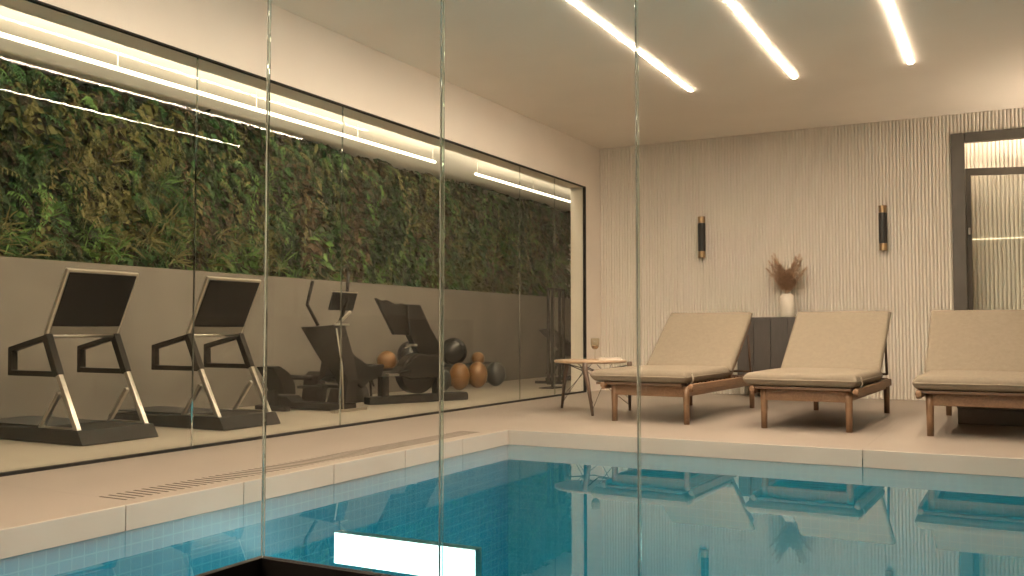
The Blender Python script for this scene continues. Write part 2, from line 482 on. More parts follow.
b.box((0, 0, 0.01), (0.05, 0.045, LZ)); b.box((LW - 0.05, 0, 0.01), (LW, 0.045, LZ)); b.box((0.05, 0, LZ - 0.08), (LW - 0.05, 0.045, LZ)); b.box((0.05, 0, 0.01), (LW - 0.05, 0.045, 0.10))
tag(b.build('leaf_frame', M['darkgrey'], leaf, bevel=0.003), kind='structure')
b = MB(); b.box((0.05, 0.018, 0.10), (LW - 0.05, 0.026, LZ - 0.08))
tag(b.build('leaf_glass', M['glass'], leaf), kind='structure')
b = MB(); b.box((0.012, -0.02, 1.90), (0.035, 0.0, 1.98))
tag(b.build('door_handle', M['silver'], leaf, bevel=0.006), kind='structure')
b = MB(); b.box((DX0 - 0.24, YA - 0.024, 1.878), (DX1 + 0.24, YA - 0.0145, 1.885))
tag(b.build('light_strip', M['ledalcove']), 'thin warm light line on the reeded wall inside the doorway', 'light')

b = MB(); b.box((DX0 - 0.2, YB + 0.20, ZC - 0.02), (DX1 + 0.2, YB + 0.23, ZC - 0.001))  # added fill strip, out of view, brightens the alcove
tag(b.build('light_strip', M['alcove_fill']), 'added unseen fill strip over the doorway alcove, brightens its reeds', 'light')

# glass booth the picture is taken from
booth_wall = MB()
booth_wall.box((BX - 0.10, YF, -0.06), (XR, BY + 0.10, 0.0))
booth_wall.box((BX - 0.10, -1.06, 0.0), (XR, -1.0, ZC))
struct(booth_wall.build('wall_booth', M['booth']), 'dark wall behind the glass booth', 'wall')
b = MB()
b.box((BX - 0.014, -1.0, -0.3), (BX + 0.0, BY + 0.016, SILL)); b.box((BX, BY + 0.0, -0.3), (XR, BY + 0.016, SILL))
b.v = [v for v in b.v]
struct(b.build('trim_booth_sill', M['black']), 'black sill along the foot of the glass booth', 'sill')
booth = thing('window_2', 'frameless clear glass booth panes meeting at polished edges', 'window', (0, BY, SILL), kind='structure')
xj = [BX, -0.804, -0.4706, XR]
T = 0.010
zt = ZC - SILL
for i in range(3):
    x0 = xj[i] + 0.0025; x1 = xj[i + 1] - (0.0025 if i < 2 else 0)
    b = MB(); b.box((x0, 0.002, 0), (x1, 0.002 + T, zt))
    tag(b.build('pane', M['glass'], booth), kind='structure')
b = MB(); b.box((BX - T, -2.2, 0), (BX, 0.0, zt))
tag(b.build('pane', M['glass'], booth), kind='structure')
for i, w in ((1, 0.0017), (2, 0.0014)):
    b = MB(); b.box((xj[i] - w, 0.002, 0), (xj[i] + w, 0.002 + T, zt))
    tag(b.build('glass_joint', M['edge'], booth, bevel=0.0008), kind='structure')
b = MB(); b.box((BX - 0.003, 0.001, 0), (BX + 0.002, 0.008, zt))
tag(b.build('glass_joint', M['edge'], booth, bevel=0.002), kind='structure')

# ------------------------------------------------------------------ lights of the place, plus added gym fill and white patch panel
for X, y0, txt in ((-2.86, -1.2, 'warm light strip on the ceiling, nearest the gym window'), (-1.815, -1.2, 'warm light strip on the ceiling, middle of the three'), (-0.76, 1.45, 'warm light strip on the ceiling, farthest from the gym window')):
    r = thing('light_strip', txt, 'ceiling light', (X, 9.33, ZC), group='ceiling light strips over the pool')
    b = MB(); b.box((-0.017, y0 - 9.33, -0.0085), (0.017, 0, -0.0065)); b.build('diffuser', M['ledhall'], r)
    b = MB()
    b.box((-0.017, y0 - 9.33, -0.006), (0.017, 0, -0.0005))
    b.build('housing', M['ceiling'], r)
for y0, y1, txt in ((-1.2, 9.75, 'long light strip on the gym ceiling above the plant wall'), (10.75, 15.9, 'shorter light strip at the far end of the gym ceiling')):
    r = thing('light_strip', txt, 'ceiling light', (-6.27, y1, ZG), group='gym ceiling light strips')
    b = MB(); b.tube([(0, y0 - y1, -0.16), (0, 0, -0.16)], 0.017, seg=12); b.build('tube', M['ledgym'], r)
    n = int((y1 - y0) / 1.5)
    for q in range(n + 1):
        yy = (y0 - y1) * q / n; yy = min(-0.05, max(y0 - y1 + 0.05, yy))
        b = MB(); b.tube([(0, yy, -0.144), (0, yy, -0.0005)], 0.004, seg=6); b.build('mount', M['gymceil'], r)
t = thing('gym_fill_trough', 'added unseen fill trough on the gym side of the window head', 'light', (XI, YF + 0.1, 2.705))  # added fill, hidden from view, lifts the gym ceiling brightness
b = MB(); b.box((-0.054, 0, 0.001), (-0.002, 17.6, 0.005)); b.box((-0.054, 0, 0.005), (-0.050, 17.6, 0.021)); b.build('trough', M['gymceil'], t)
b = MB(); b.prism([(-0.003, 0.007), (-0.003, 0.030), (-0.022, 0.016), (-0.022, 0.007)], 0.01, 17.59); b.build('diffuser', M['gym_fill'], t)

lp = thing('white_patch_panel', 'added glowing white panel under the pool water, stands in for a bright patch', 'stand-in panel', (-3.353, 4.2, -1.45))  # added glowing panel, stands in for a white patch of unknown origin
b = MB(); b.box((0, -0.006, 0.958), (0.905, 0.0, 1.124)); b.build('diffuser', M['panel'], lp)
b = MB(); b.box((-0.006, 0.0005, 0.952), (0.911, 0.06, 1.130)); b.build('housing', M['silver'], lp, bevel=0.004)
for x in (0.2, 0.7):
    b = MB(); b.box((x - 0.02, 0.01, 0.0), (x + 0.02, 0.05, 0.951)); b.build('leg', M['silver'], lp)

t = thing('floor_lamp', 'tall black uplighter floor lamp by the wall to the right of the doorway', 'floor lamp', (1.45, 11.1, 0))
b = MB(); b.lathe([(0.001, 0), (0.16, 0), (0.16, 0.015), (0.03, 0.03), (0.001, 0.03)]); b.build('base', M['black'], t)
b = MB(); b.tube([(0, 0, 0.03), (0, 0, 1.80)], 0.012, seg=10); b.build('pole', M['black'], t)
b = MB(); b.lathe([(0.02, 1.79), (0.13, 1.83), (0.21, 1.92), (0.205, 1.925), (0.12, 1.84), (0.001, 1.82)]); b.build('bowl', M['black'], t)
b = MB(); b.lathe([(0.001, 1.845), (0.12, 1.85), (0.15, 1.875), (0.001, 1.876)]); b.build('bulb_disc', M['globe'], t)

# ------------------------------------------------------------------ plant wall
def leaf_mesh(name, n, mat_fn, spec, parent, mats):
    """n folded leaves: spec gives size, aspect, droop; mat_fn picks a material slot per leaf"""
    pos, size, asp, dirs, mi = spec
    n = len(pos)
    d = dirs / np.linalg.norm(dirs, axis=1, keepdims=True)
    side = np.cross(d, np.array([1.0, 0, 0]) + rng.normal(0, 0.45, (n, 3)))
    side /= np.linalg.norm(side, axis=1, keepdims=True)
    nor = np.cross(side, d)
    L = size[:, None]; Wd = (size * asp)[:, None]
    bend = -0.25 * L * np.array([0, 0, 1.0]) * rng.uniform(0, 1, (n, 1))
    p0 = pos
    mid = pos + d * L * 0.5 - nor * Wd * 0.0
    lft = pos + d * L * 0.45 + side * Wd * 0.5 + nor * Wd * 0.25
    rgt = pos + d * L * 0.45 - side * Wd * 0.5 + nor * Wd * 0.25
    tip = pos + d * L + bend
    for q_ in (lft, rgt, mid, tip): q_[:, 2] = np.clip(q_[:, 2], 1.402, ZG - 0.003)
    V = np.stack([p0, lft, mid, rgt, tip], 1).reshape(-1, 3)
    base = np.arange(n)[:, None] * 5
    F = np.concatenate([base + [0, 2, 1], base + [0, 3, 2], base + [1, 2, 4], base + [2, 3, 4]], 1).reshape(-1, 3)
    me = bpy.data.meshes.new(name)
    me.vertices.add(len(V)); me.vertices.foreach_set('co', V.ravel())
    me.loops.add(F.size); me.loops.foreach_set('vertex_index', F.ravel().astype(np.int32))
    me.polygons.add(len(F)); me.polygons.foreach_set('loop_start', np.arange(0, F.size, 3, dtype=np.int32))
    me.polygons.foreach_set('material_index', np.repeat(mi, 4).astype(np.int32))
    for m in mats: me.materials.append(m)
    me.update(); me.validate()
    o = bpy.data.objects.new(name, me); COL.objects.link(o); o.parent = parent
    tag(o, kind='stuff')
    return o

def leafm(name, c1, c2):
    m = plain(name, c1, c2, rough=0.55, scale=9, spec=0.3)
    return m
LM = [leafm('leaf_deep_green', (0.0080, 0.0208, 0.0064), (0.0192, 0.0464, 0.0120)), leafm('leaf_green', (0.0208, 0.0656, 0.0160), (0.0384, 0.1040, 0.0272)),
      leafm('leaf_olive', (0.0680, 0.0720, 0.0176), (0.1200, 0.1120, 0.0320)), leafm('leaf_russet', (0.0440, 0.0280, 0.0120), (0.0800, 0.0496, 0.0200)),
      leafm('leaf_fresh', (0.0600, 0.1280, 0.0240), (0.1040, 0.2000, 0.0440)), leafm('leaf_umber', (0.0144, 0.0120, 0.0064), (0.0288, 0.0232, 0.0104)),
      leafm('leaf_straw', (0.1200, 0.1080, 0.0400), (0.1760, 0.1560, 0.0600))]

def vnoise(y, z, s, seed):
    r = np.random.default_rng(seed); g = r.random((128, 64))
    u = y * s + 20; v = z * s + 20
    i = np.floor(u).astype(int); j = np.floor(v).astype(int)
    fu = u - i; fv = v - j; fu = fu * fu * (3 - 2 * fu); fv = fv * fv * (3 - 2 * fv)
    G = lambda a, c: g[a % 128, c % 64]
    return G(i, j) * (1 - fu) * (1 - fv) + G(i + 1, j) * fu * (1 - fv) + G(i, j + 1) * (1 - fu) * fv + G(i + 1, j + 1) * fu * fv

plants = thing('plant_wall', 'wall of dense green and russet foliage along the gym above the grey wall', 'plant wall', (XG - 0.27, 0, 0))
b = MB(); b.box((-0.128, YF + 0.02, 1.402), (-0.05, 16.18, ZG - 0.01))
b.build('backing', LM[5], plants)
Y0, Y1, Z0, Z1 = 1.6, 16.1, 1.43, 3.055
N = 30000
y = rng.uniform(Y0, Y1, N); z = rng.uniform(Z0, Z1, N)
mound = 0.55 * vnoise(y, z, 1.6, 3) + 0.45 * vnoise(y, z, 4.5, 5)
depth = 0.30 * mound + rng.uniform(-0.03, 0.03, N)
pos = np.stack([depth - 0.06, y, z], 1)
sp = vnoise(y, z * 0.55, 1.3, 11) + 0.10 * rng.normal(0, 1, N)
sp2 = vnoise(y, z * 0.6, 1.9, 23) + 0.08 * rng.normal(0, 1, N)
tz = (z - Z0) / (Z1 - Z0)
mi = np.where(sp < 0.42, 0, np.where(sp < 0.66, 1, np.where(sp < 0.8, 5, 3)))
mi = np.where(sp2 > 0.75, 2, mi)
mi = np.where(sp2 < 0.20, 3, mi)
mi = np.where(rng.random(N) < 0.12 + 0.5 * np.clip((tz - 0.5) / 0.4, 0, 1), np.where(rng.random(N) < 0.6, 5, 0), mi)
mi = np.where((tz < 0.34) & (vnoise(y, z, 2.1, 31) > 0.45) & (rng.random(N) < 0.35), 4, mi)
dirs = np.stack([rng.uniform(0.15, 0.8, N), rng.normal(0, 0.55, N), rng.uniform(-1.2, 0.1, N)], 1)
leaf_mesh('foliage', N, None, (pos, rng.uniform(0.05, 0.15, N) * (0.7 + 0.7 * vnoise(y, z, 2.7, 41)), rng.uniform(0.3, 0.65, N), dirs, mi), plants, LM)
# hanging vines of small leaves, and spiky tufts low on the wall
P = []; Dn = []; Mi = []; Sz = []
for q in range(110):
    y = rng.uniform(Y0, Y1); zt_ = rng.uniform(Z0 + 0.5, Z1); L = rng.uniform(0.3, 0.8); m = rng.choice([2, 2, 6, 4, 3]); x = rng.uniform(0.16, 0.25)
    for k in range(int(L * 55)):
        t = rng.random(); P.append((x + 0.05 * math.sin(t * 3), y + 0.05 * math.sin(t * 5 + q) + rng.normal(0, 0.025), zt_ - L * t)); Dn.append((0.5, rng.normal(0, 0.8), -0.8)); Mi.append(m); Sz.append(rng.uniform(0.035, 0.065))
P = np.array(P); P[:, 2] = np.clip(P[:, 2], Z0, Z1)
leaf_mesh('hanging_vines', 0, None, (P, np.array(Sz), np.full(len(P), 0.55), np.array(Dn), np.array(Mi)), plants, LM)
P = []; Dn = []; Mi = []; Sz = []
for q in range(150):
    y = rng.uniform(Y0, Y1); z = Z0 + 0.05 + rng.random() ** 1.8 * 0.9; m = rng.choice([6, 4, 4, 2, 1])
    for k in range(26):
        a = rng.uniform(-2.6, 2.6)
        P.append((rng.uniform(0.10, 0.2), y + rng.normal(0, 0.02), z + rng.normal(0, 0.02))); Dn.append((0.55, math.sin(a), math.cos(a) * 0.8)); Mi.append(m); Sz.append(rng.uniform(0.12, 0.26))
leaf_mesh('spiky_tufts', 0, None, (np.array(P), np.array(Sz), np.full(len(P), 0.07), np.array(Dn), np.array(Mi)), plants, LM)
# hanging fern fronds: a curved rib of small leaflets
def fronds(n):
    P = []; Dn = []; Mi = []; Sz = []
    for i in range(n):
        y = rng.uniform(Y0, Y1); z = rng.uniform(Z0 + 0.15, Z1); x = rng.uniform(0.05, 0.16)
        L = rng.uniform(0.18, 0.42); ang = rng.normal(0, 0.5); m = rng.choice([1, 4, 2, 2, 0, 3], p=[.3, .12, .2, .1, .18, .1])
        k = 13
        for j in range(k):
            t = j / k
            px = x + 0.16 * math.sin(min(1, t * 1.5) * 1.5) * L / 0.4 ; py = y + ang * L * t; pz = z - L * (t ** 1.6)
            for s in (-1, 1):
                P.append((px, py, pz)); Dn.append((0.15, s * 0.9 + ang * 0.5, -0.55 - 0.5 * t)); Mi.append(m); Sz.append(0.055 * (1.15 - t))
    P = np.array(P); Dn = np.array(Dn); Mi = np.array(Mi); Sz = np.array(Sz)
    P = np.clip(P, [-1, Y0, Z0 - 0.02], [0.3, Y1, Z1])
    return P, Sz, np.full(len(P), 0.32), Dn, Mi
leaf_mesh('fern_fronds', 0, None, fronds(1500), plants, LM)

# ------------------------------------------------------------------ loungers
def cushion_mesh(w, l, t, edge=0.045, crown=0.02, nx=16, ny=20, yfun=None):
    """rounded slab, x +-w/2, y 0..l, bottom at z 0"""
    mb = MB()
    def prof(u, half):                       # distance from rim -> thickness factor
        d = min(1.0, max(0.0, (half - abs(u)) / edge))
        return math.sqrt(max(0.0, 1 - (1 - d) ** 2))
    def samples(half, n):
        s = []
        for i in range(7): s.append(-half + edge * (1 - math.cos(i / 6 * math.pi / 2)))
        for i in range(1, n): s.append(-half + edge + (2 * half - 2 * edge) * i / n)
        for i in range(7): s.append(half - edge * (1 - math.sin((i) / 6 * math.pi / 2)) )
        return s
    X = samples(w / 2, nx); Y = samples(l / 2, ny)
    vs = []; nX = len(X); nY = len(Y)
    for sgn in (1, -1):
        for yy in Y:
            for xx in X:
                k = min(prof(xx, w / 2), prof(yy, l / 2)) if True else 1
                k = prof(xx, w / 2) * prof(yy, l / 2)
                h = t / 2 * k + (crown * math.cos(xx / w * math.pi) * math.cos(yy / l * math.pi) * k if sgn > 0 else 0)
                vs.append((xx, yy + l / 2, t / 2 + sgn * h))
    fs = []
    for j in range(nY - 1):
        for i in range(nX - 1):
            a = j * nX + i
            fs.append((a, a + 1, a + 1 + nX, a + nX))
            o = nX * nY
            fs.append((o + a, o + a + nX, o + a + 1 + nX, o + a + 1))
    mb.add(vs, fs, 0, True)
    rim = [(x, Y[0], 0) for x in X] + [(X[-1], yv, 0) for yv in Y[1:]] + [(x, Y[-1], 0) for x in X[::-1][1:]] + [(X[0], yv, 0) for yv in Y[::-1][1:-1]]
    return mb, (X, Y)

def make_lounger(label):
    r = thing('sun_lounger', label, 'sun lounger', group='sun loungers along the pool')
    # local: x across, y from the foot (0) to the back, z up; cushion 0.90 wide
    mb, _ = cushion_mesh(0.90, 1.32, 0.105, edge=0.05, crown=0.018)
    c = mb.build('seat_cushion', M['fabric'], r, loc=(0, -0.03, 0.352)); 
    w = c.modifiers.new('weld', 'WELD'); w.merge_threshold = 0.0005
    p = MB(); p.tube([(-0.425, 0.02, 0.047), (0.425, 0.02, 0.047)], 0.005, seg=6); 
    p2 = MB(); p2.tube([(-0.43, 0.0, 0.052), (-0.40, -0.004, 0.052), (0.40, -0.004, 0.052), (0.43, 0.0, 0.052), (0.448, 0.03, 0.052), (0.448, 1.29, 0.052)], 0.006, seg=6)
    p2.build('piping', M['piping'], c)
    # backrest cushion
    mb, _ = cushion_mesh(0.89, 0.93, 0.075, edge=0.035, crown=0.008)
    k = mb.build('back_cushion', M['fabric'], r, loc=(-0.02, 1.20, 0.385)); k.rotation_euler = (math.radians(37.3), 0, 0)
    w = k.modifiers.new('weld', 'WELD'); w.merge_threshold = 0.0005
    f = MB()
    for s in (-1, 1):
        f.box((s * 0.40, 0, -0.045), (s * 0.43, 0.90, -0.004))
    f.box((-0.40, 0.86, -0.045), (0.40, 0.90, -0.004)); f.box((-0.40, 0.0, -0.045), (0.40, 0.04, -0.004)); f.box((-0.40, 0.42, -0.04), (0.40, 0.48, -0.01))
    bf = f.build('back_frame', M['wood'], r, bevel=0.006, loc=(-0.032, 1.215, 0.376)); bf.rotation_euler = (math.radians(37.3), 0, 0)
    f = MB(); f.tube([(0.36, 1.84, 0.76), (0.36, 1.92, 0.38)], 0.012, seg=8); f.tube([(-0.36, 1.84, 0.76), (-0.36, 1.92, 0.38)], 0.012, seg=8)
    f.tube([(-0.36, 1.92, 0.385), (0.36, 1.92, 0.385)], 0.012, seg=8)
    f.build('back_prop', M['slat'], r)
    # deck and frame
    d = MB()
    for i in range(18):
        y0 = -0.01 + i * 0.11
        d.box((-0.40, y0, 0.325), (0.40, y0 + 0.085, 0.347))
    d.build('slat_deck', M['slat'], r, bevel=0.003)
    for s in (-1, 1):
        q = MB(); q.box((s * 0.39, -0.03, 0.285), (s * 0.425, 1.74, 0.350)); q.tube([(s * 0.405, -0.05, 0.322), (s * 0.405, 0.0, 0.322)], 0.024, seg=14)
        q.build('side_rail', M['wood'], r, bevel=0.008)
        q = MB(); q.box((s * 0.300, 0.06, 0.235), (s * 0.335, 2.06, 0.322)); q.build('inner_rail', M['wood'], r, bevel=0.004)
    q = MB(); q.box((-0.33, 0.045, 0.232), (0.33, 0.080, 0.322)); q.build('end_rail', M['wood'], r, bevel=0.006)
    q = MB(); q.box((-0.33, 2.04, 0.235), (0.33, 2.07, 0.322)); q.build('end_rail', M['wood'], r, bevel=0.006)
    for s in (-1, 1):
        for yy in (0.062, 2.05):
            q = MB(); n = 5
            q.tube([(s * 0.335, yy, 0.0), (s * 0.335, yy, 0.15), (s * 0.335, yy, 0.23), (s * 0.335, yy, 0.322)], [0.025, 0.027, 0.029, 0.030], seg=16)
            q.build('leg', M['woodv'], r)
    q = MB(); q.tube([(0.455, 0.10, 0.44), (0.470, 0.10, 0.38), (0.440, 0.10, 0.33)], 0.006, seg=6)
    q.build('strap', M['piping'], r)
    return r

L1 = make_lounger('beige cushioned teak sun lounger nearest the round side table')
L1.location = (-2.795, 7.76, 0); L1.rotation_euler = (0, 0, math.radians(-2.2))
L2 = copy_tree(L1); L2['label'] = 'middle beige teak sun lounger, in front of the plume vase and grey cabinet'
L2.location = (-1.472, 7.76, 0); L2.rotation_euler = (0, 0, math.radians(-1.8))
L3 = copy_tree(L1); L3['label'] = 'beige teak sun lounger in front of the dark framed doorway'
L3.location = (-0.215, 7.76, 0); L3.rotation_euler = (0, 0, math.radians(-0.7))

for L, dx in ((L1, -0.085), (L2, -0.035)):
    for ch in [k for k in bpy.data.objects if k.parent == L and k.name.split('.')[0] in ('seat_cushion', 'back_cushion', 'back_frame', 'strap', 'slat_deck')]:
        ch.location.x += dx * (0.4 if ch.name.startswith('back') else 1)

# low dark box behind the third lounger
t = thing('storage_box', 'low dark grey box on the floor beneath the lounger by the doorway', 'box', (0.05, 8.95, 0))
b = MB(); b.box((-0.46, 0, 0), (0.30, 0.30, 0.13)); b.build('body', M['boxgrey'], t, bevel=0.006)
b = MB(); b.box((-0.465, -0.005, 0.131), (0.305, 0.305, 0.15)); b.build('lid', M['boxgrey'], t, bevel=0.004)

# ------------------------------------------------------------------ side table
TX, TY = -3.69, 8.60
t = thing('side_table', 'round wooden side table on three splayed dark legs beside the first lounger', 'side table', (TX, TY, 0))
b = MB(); b.lathe([(0.001, 0.485), (0.345, 0.485), (0.36, 0.492), (0.36, 0.508), (0.352, 0.513), (0.001, 0.513)], seg=48); b.build('tabletop', M['tablewood'], t, bevel=0)
heads = [(-0.385, 0.23), (0.10, -0.375), (0.36, 0.22)]
feet = [(-0.436, 0.266), (0.205, -0.425), (0.30, 0.30)]
for (hx, hy), (fx, fy) in zip(heads, feet):
    b = MB(); hx *= .93; hy *= .93
    b.tube([(fx, fy, 0), (hx + (fx - hx) * .35, hy + (fy - hy) * .35, 0.32), (hx, hy, 0.43), (hx, hy, 0.495)], [0.013, 0.021, 0.027, 0.024], seg=12)
    b.build('leg', M['walnut'], t)
b = MB()
for i in range(3):
    (ax, ay), (bx_, by_) = heads[i], heads[(i + 1) % 3]
    b.tube([(ax * .93, ay * .93, 0.46), ((ax + bx_) * .2, (ay + by_) * .2, 0.40), (bx_ * .93, by_ * .93, 0.46)], 0.005, seg=6)
    (fx, fy) = feet[i]
    b.tube([(fx * .98, fy * .98, 0.06), (bx_ * .5, by_ * .5, 0.47)], 0.003, seg=5)
    b.tube([(fx * .98, fy * .98, 0.12), (-bx_ * .25, -by_ * .25, 0.47)], 0.003, seg=5)
b.build('wire_brace', M['black'], t)
g = thing('wine_glass', 'stemmed glass with amber drink standing on the round side table', 'glass', (TX + 0.03, TY + 0.05, 0.513))
b = MB(); b.lathe([(0.001, 0.10), (0.02, 0.104), (0.036, 0.122), (0.043, 0.15), (0.043, 0.215), (0.041, 0.215), (0.041, 0.15), (0.034, 0.124), (0.018, 0.107), (0.001, 0.104)], seg=24); b.build('bowl', M['drink_glass'], g)
b = MB(); b.lathe([(0.001, 0.105), (0.018, 0.108), (0.033, 0.125), (0.036, 0.14), (0.001, 0.14)], seg=24); b.build('drink', M['wine'], g)
b = MB(); b.lathe([(0.034, 0), (0.034, 0.003), (0.008, 0.008), (0.004, 0.02), (0.004, 0.10)], seg=20); b.build('stem', M['drink_glass'], g)
g = thing('book', 'thin pale book lying on the round side table', 'book', (TX + 0.21, TY + 0.02, 0.5135), math.radians(20))
b = MB(); b.box((-0.11, -0.08, 0), (0.11, 0.08, 0.004)); b.box((-0.11, -0.08, 0.018), (0.11, 0.08, 0.022)); b.box((-0.11, -0.08, 0.004), (-0.107, 0.08, 0.018)); b.build('cover', M['book'], g)
b = MB(); b.box((-0.107, -0.076, 0.004), (0.106, 0.076, 0.018)); b.build('pages', M['ceramic'], g)

# ------------------------------------------------------------------ wall cabinet, vase
CX0, CX1, CY0, CZ0, CZ1 = -2.95, -1.72, 11.40, 0.13, 0.965
t = thing('cabinet', 'dark grey wall-hung cabinet on the reeded wall behind the loungers', 'cabinet', ((CX0 + CX1) / 2, YB - 0.017, 0))
w2 = (CX1 - CX0) / 2; dy = CY0 - (YB - 0.017)
b = MB(); b.box((-w2, dy + 0.02, CZ0), (w2, 0, CZ1 - 0.02)); b.build('body', M['cabinet'], t)
b = MB(); b.box((-w2 - 0.005, dy - 0.005, CZ1 - 0.02), (w2 + 0.005, 0, CZ1)); b.build('top', M['cabinet'], t, bevel=0.003)
nd = 6
for i in range(nd):
    x0 = -w2 + i * 2 * w2 / nd
    b = MB(); b.box((x0 + 0.004, dy, CZ0 + 0.005), (x0 + 2 * w2 / nd - 0.004, dy + 0.019, CZ1 - 0.024)); b.build('door', M['cabinet'], t, bevel=0.004)
v = thing('vase', 'cream cylinder vase on the grey cabinet', 'vase', (-2.37, 11.56, CZ1))
b = MB(); b.lathe([(0.001, 0), (0.078, 0), (0.086, 0.008), (0.087, 0.20), (0.084, 0.235), (0.072, 0.258), (0.062, 0.268), (0.060, 0.285), (0.054, 0.285), (0.054, 0.26), (0.02, 0.24), (0.001, 0.24)], seg=32); b.build('body', M['ceramic'], v)
pl = thing('dried_plumes', 'bunch of brown dried plumes standing in the cream vase', 'dried plumes', (-2.37, 11.56, CZ1 + 0.245))
for i in range(15):
    lean = (-0.225, -0.20, -0.175, -0.14, -0.11, -0.075, -0.04, 0.0, 0.045, 0.08, 0.12, 0.15, 0.19, 0.22, 0.10)[i]
    h = (0.34, 0.43, 0.49, 0.51, 0.45, 0.38, 0.32, 0.30, 0.33, 0.39, 0.46, 0.49, 0.44, 0.34, 0.26)[i]
    dep = random.uniform(-0.09, 0.07)
    b = MB(); pts = []
    for j in range(9):
        s_ = j / 8
        pts.append(Vector((lean * (0.55 * s_ + 0.45 * s_ ** 1.5), dep * s_ ** 1.4, h * s_)))
    b.tube(pts, [0.0025] * 9, seg=5)
    vs = []; fs = []
    for j in range(380):
        s_ = 0.22 + 0.78 * random.random(); q = s_ * 8; i0 = min(7, int(q)); p = pts[i0].lerp(pts[i0 + 1], q - i0)
        tdir = (pts[i0 + 1] - pts[i0]).normalized()
        th = random.uniform(0, 6.283); rad = 0.075 * math.sin(max(0.25, min(1, (s_ - 0.12) / 0.92)) * math.pi) + 0.012
        out = Vector((math.cos(th), math.sin(th), 0)) * rad * random.uniform(0.4, 1.2) + tdir * random.uniform(0.02, 0.055)
        e = p + out + Vector((0, 0, -0.012 * random.random())); wv = Vector((-math.sin(th), math.cos(th), 0)) * 0.0028
        o_ = len(vs); m_ = p + out * 0.6 + Vector((0, 0, 0.004))
        vs += [p, m_ + wv, e, m_ - wv]; fs.append((o_, o_ + 1, o_ + 2, o_ + 3))
    b.add(vs, fs)
    b.build('plume', M['pampas'], pl)

# ------------------------------------------------------------------ sconces
def make_sconce(label, loc):
    r = thing('wall_sconce', label, 'wall lamp', loc, group='black and brass wall sconces')
    yc = -0.075
    b = MB(); b.lathe([(0.001, 0.085), (0.047, 0.085), (0.047, 0.445), (0.001, 0.445)], (0, yc, 0), smooth=False); b.build('body', M['sconceblack'], r, bevel=0.003)
    b = MB(); b.lathe([(0.030, 0.447), (0.045, 0.447), (0.045, 0.515), (0.047, 0.515), (0.047, 0.53), (0.030, 0.53), (0.030, 0.447)], (0, yc, 0), smooth=False); b.build('top_collar', M['brass'], r)
    b = MB(); b.lathe([(0.030, 0.0), (0.047, 0.0), (0.047, 0.015), (0.045, 0.015), (0.045, 0.083), (0.030, 0.083), (0.030, 0.0)], (0, yc, 0), smooth=False); b.build('bottom_collar', M['brass'], r)
    b = MB(); b.box((-0.03, yc + 0.03, 0.20), (0.03, -0.014, 0.33)); b.build('wall_bracket', M['brass'], r, bevel=0.004)
    return r
s1 = make_sconce('black tube wall sconce with brass ends, to the left of the dried plumes', (-3.475, YB, 1.74))
s2 = copy_tree(s1); s2['label'] = 'black tube wall sconce with brass ends, between the plumes and the doorway'; s2.location = (-1.292, YB, 1.745)

# ------------------------------------------------------------------ treadmills
def make_treadmill(label):
    r = thing('treadmill', label, 'treadmill', group='treadmills behind the glass')
    # local: x towards the pool (front edge at 0), y width 0..WID
    WID = 0.64
    b = MB(); b.prism([(0.025, 0.004), (-0.035, 0.105), (-0.45, 0.105), (-1.33, 0.085), (-1.36, 0.004)], -0.02, WID); b.build('base', M['rubber'], r, bevel=0.006)
    b = MB(); b.box((-1.34, 0.07, 0.10), (-0.45, WID - 0.09, 0.112)); b.build('running_belt', M['belt'], r, bevel=0.003)
    for yy in (0.02, WID - 0.04):
        b = MB()
        b.tube([(-0.075, yy, 0.09), (-0.30, yy, 0.50)], 0.026, seg=4, square=True)
        b.tube([(-0.285, yy, 0.36), (-0.48, yy, 0.10)], 0.021, seg=4, square=True)
        b.tube([(-0.49, yy, 0.108), (-0.075, yy, 0.108)], 0.014, seg=4, square=True)
        b.build('leg', M['silver'], r, bevel=0.003)
        b = MB(); b.tube([(-0.295, yy, 0.48), (-0.435, yy, 0.77)], 0.040, seg=4, square=True)
        a = b.build('arm', M['gymdark'], r, bevel=0.006)
        b = MB(); b.tube([(-0.425, yy, 0.755), (-0.82, yy, 0.665), (-0.815, yy, 0.492), (-0.30, yy, 0.492)], 0.028, seg=4, square=True)
        b.build('handrail', M['gymdark'], r, bevel=0.004)
    # console: silver plate leaning towards the pool with a black screen face
    ux, uz = (-0.205 + 0.435), (1.245 - 0.765); L = math.hypot(ux, uz); ux /= L; uz /= L
    def fn(a, c, tt): return (-0.435 + ux * c + uz * tt, a, 0.765 + uz * c - ux * tt)
    def slab(mb, a0, a1, c0, c1, t0, t1):
        vs = [fn(a, c, tt) for tt in (t0, t1) for c in (c0, c1) for a in (a0, a1)]
        mb.add(vs, [(0, 1, 3, 2), (4, 6, 7, 5), (0, 4, 5, 1), (2, 3, 7, 6), (0, 2, 6, 4), (1, 5, 7, 3)])
    b = MB(); slab(b, 0.0, WID - 0.02, 0.0, L, -0.02, 0.012); b.build('console', M['silver'], r, bevel=0.008)
    b = MB(); slab(b, 0.022, WID - 0.042, 0.012, 0.082, 0.0125, 0.015); slab(b, 0.022, WID - 0.042, 0.012, 0.082, -0.023, -0.0205); b.build('lower_panel', M['taupe'], r)
    b = MB(); slab(b, 0.022, WID - 0.042, 0.085, L - 0.022, 0.0125, 0.018); slab(b, 0.022, WID - 0.042, 0.085, L - 0.022, -0.026, -0.0205); b.build('screen', M['screen'], r, bevel=0.002)
    b = MB(); b.tube([(-0.425, 0.0, 0.765), (-0.425, WID - 0.02, 0.765)], 0.014, seg=8); b.build('crossbar', M['silver'], r)
    return r
T1 = make_treadmill('black and silver treadmill behind the glass, at the far left of the row')
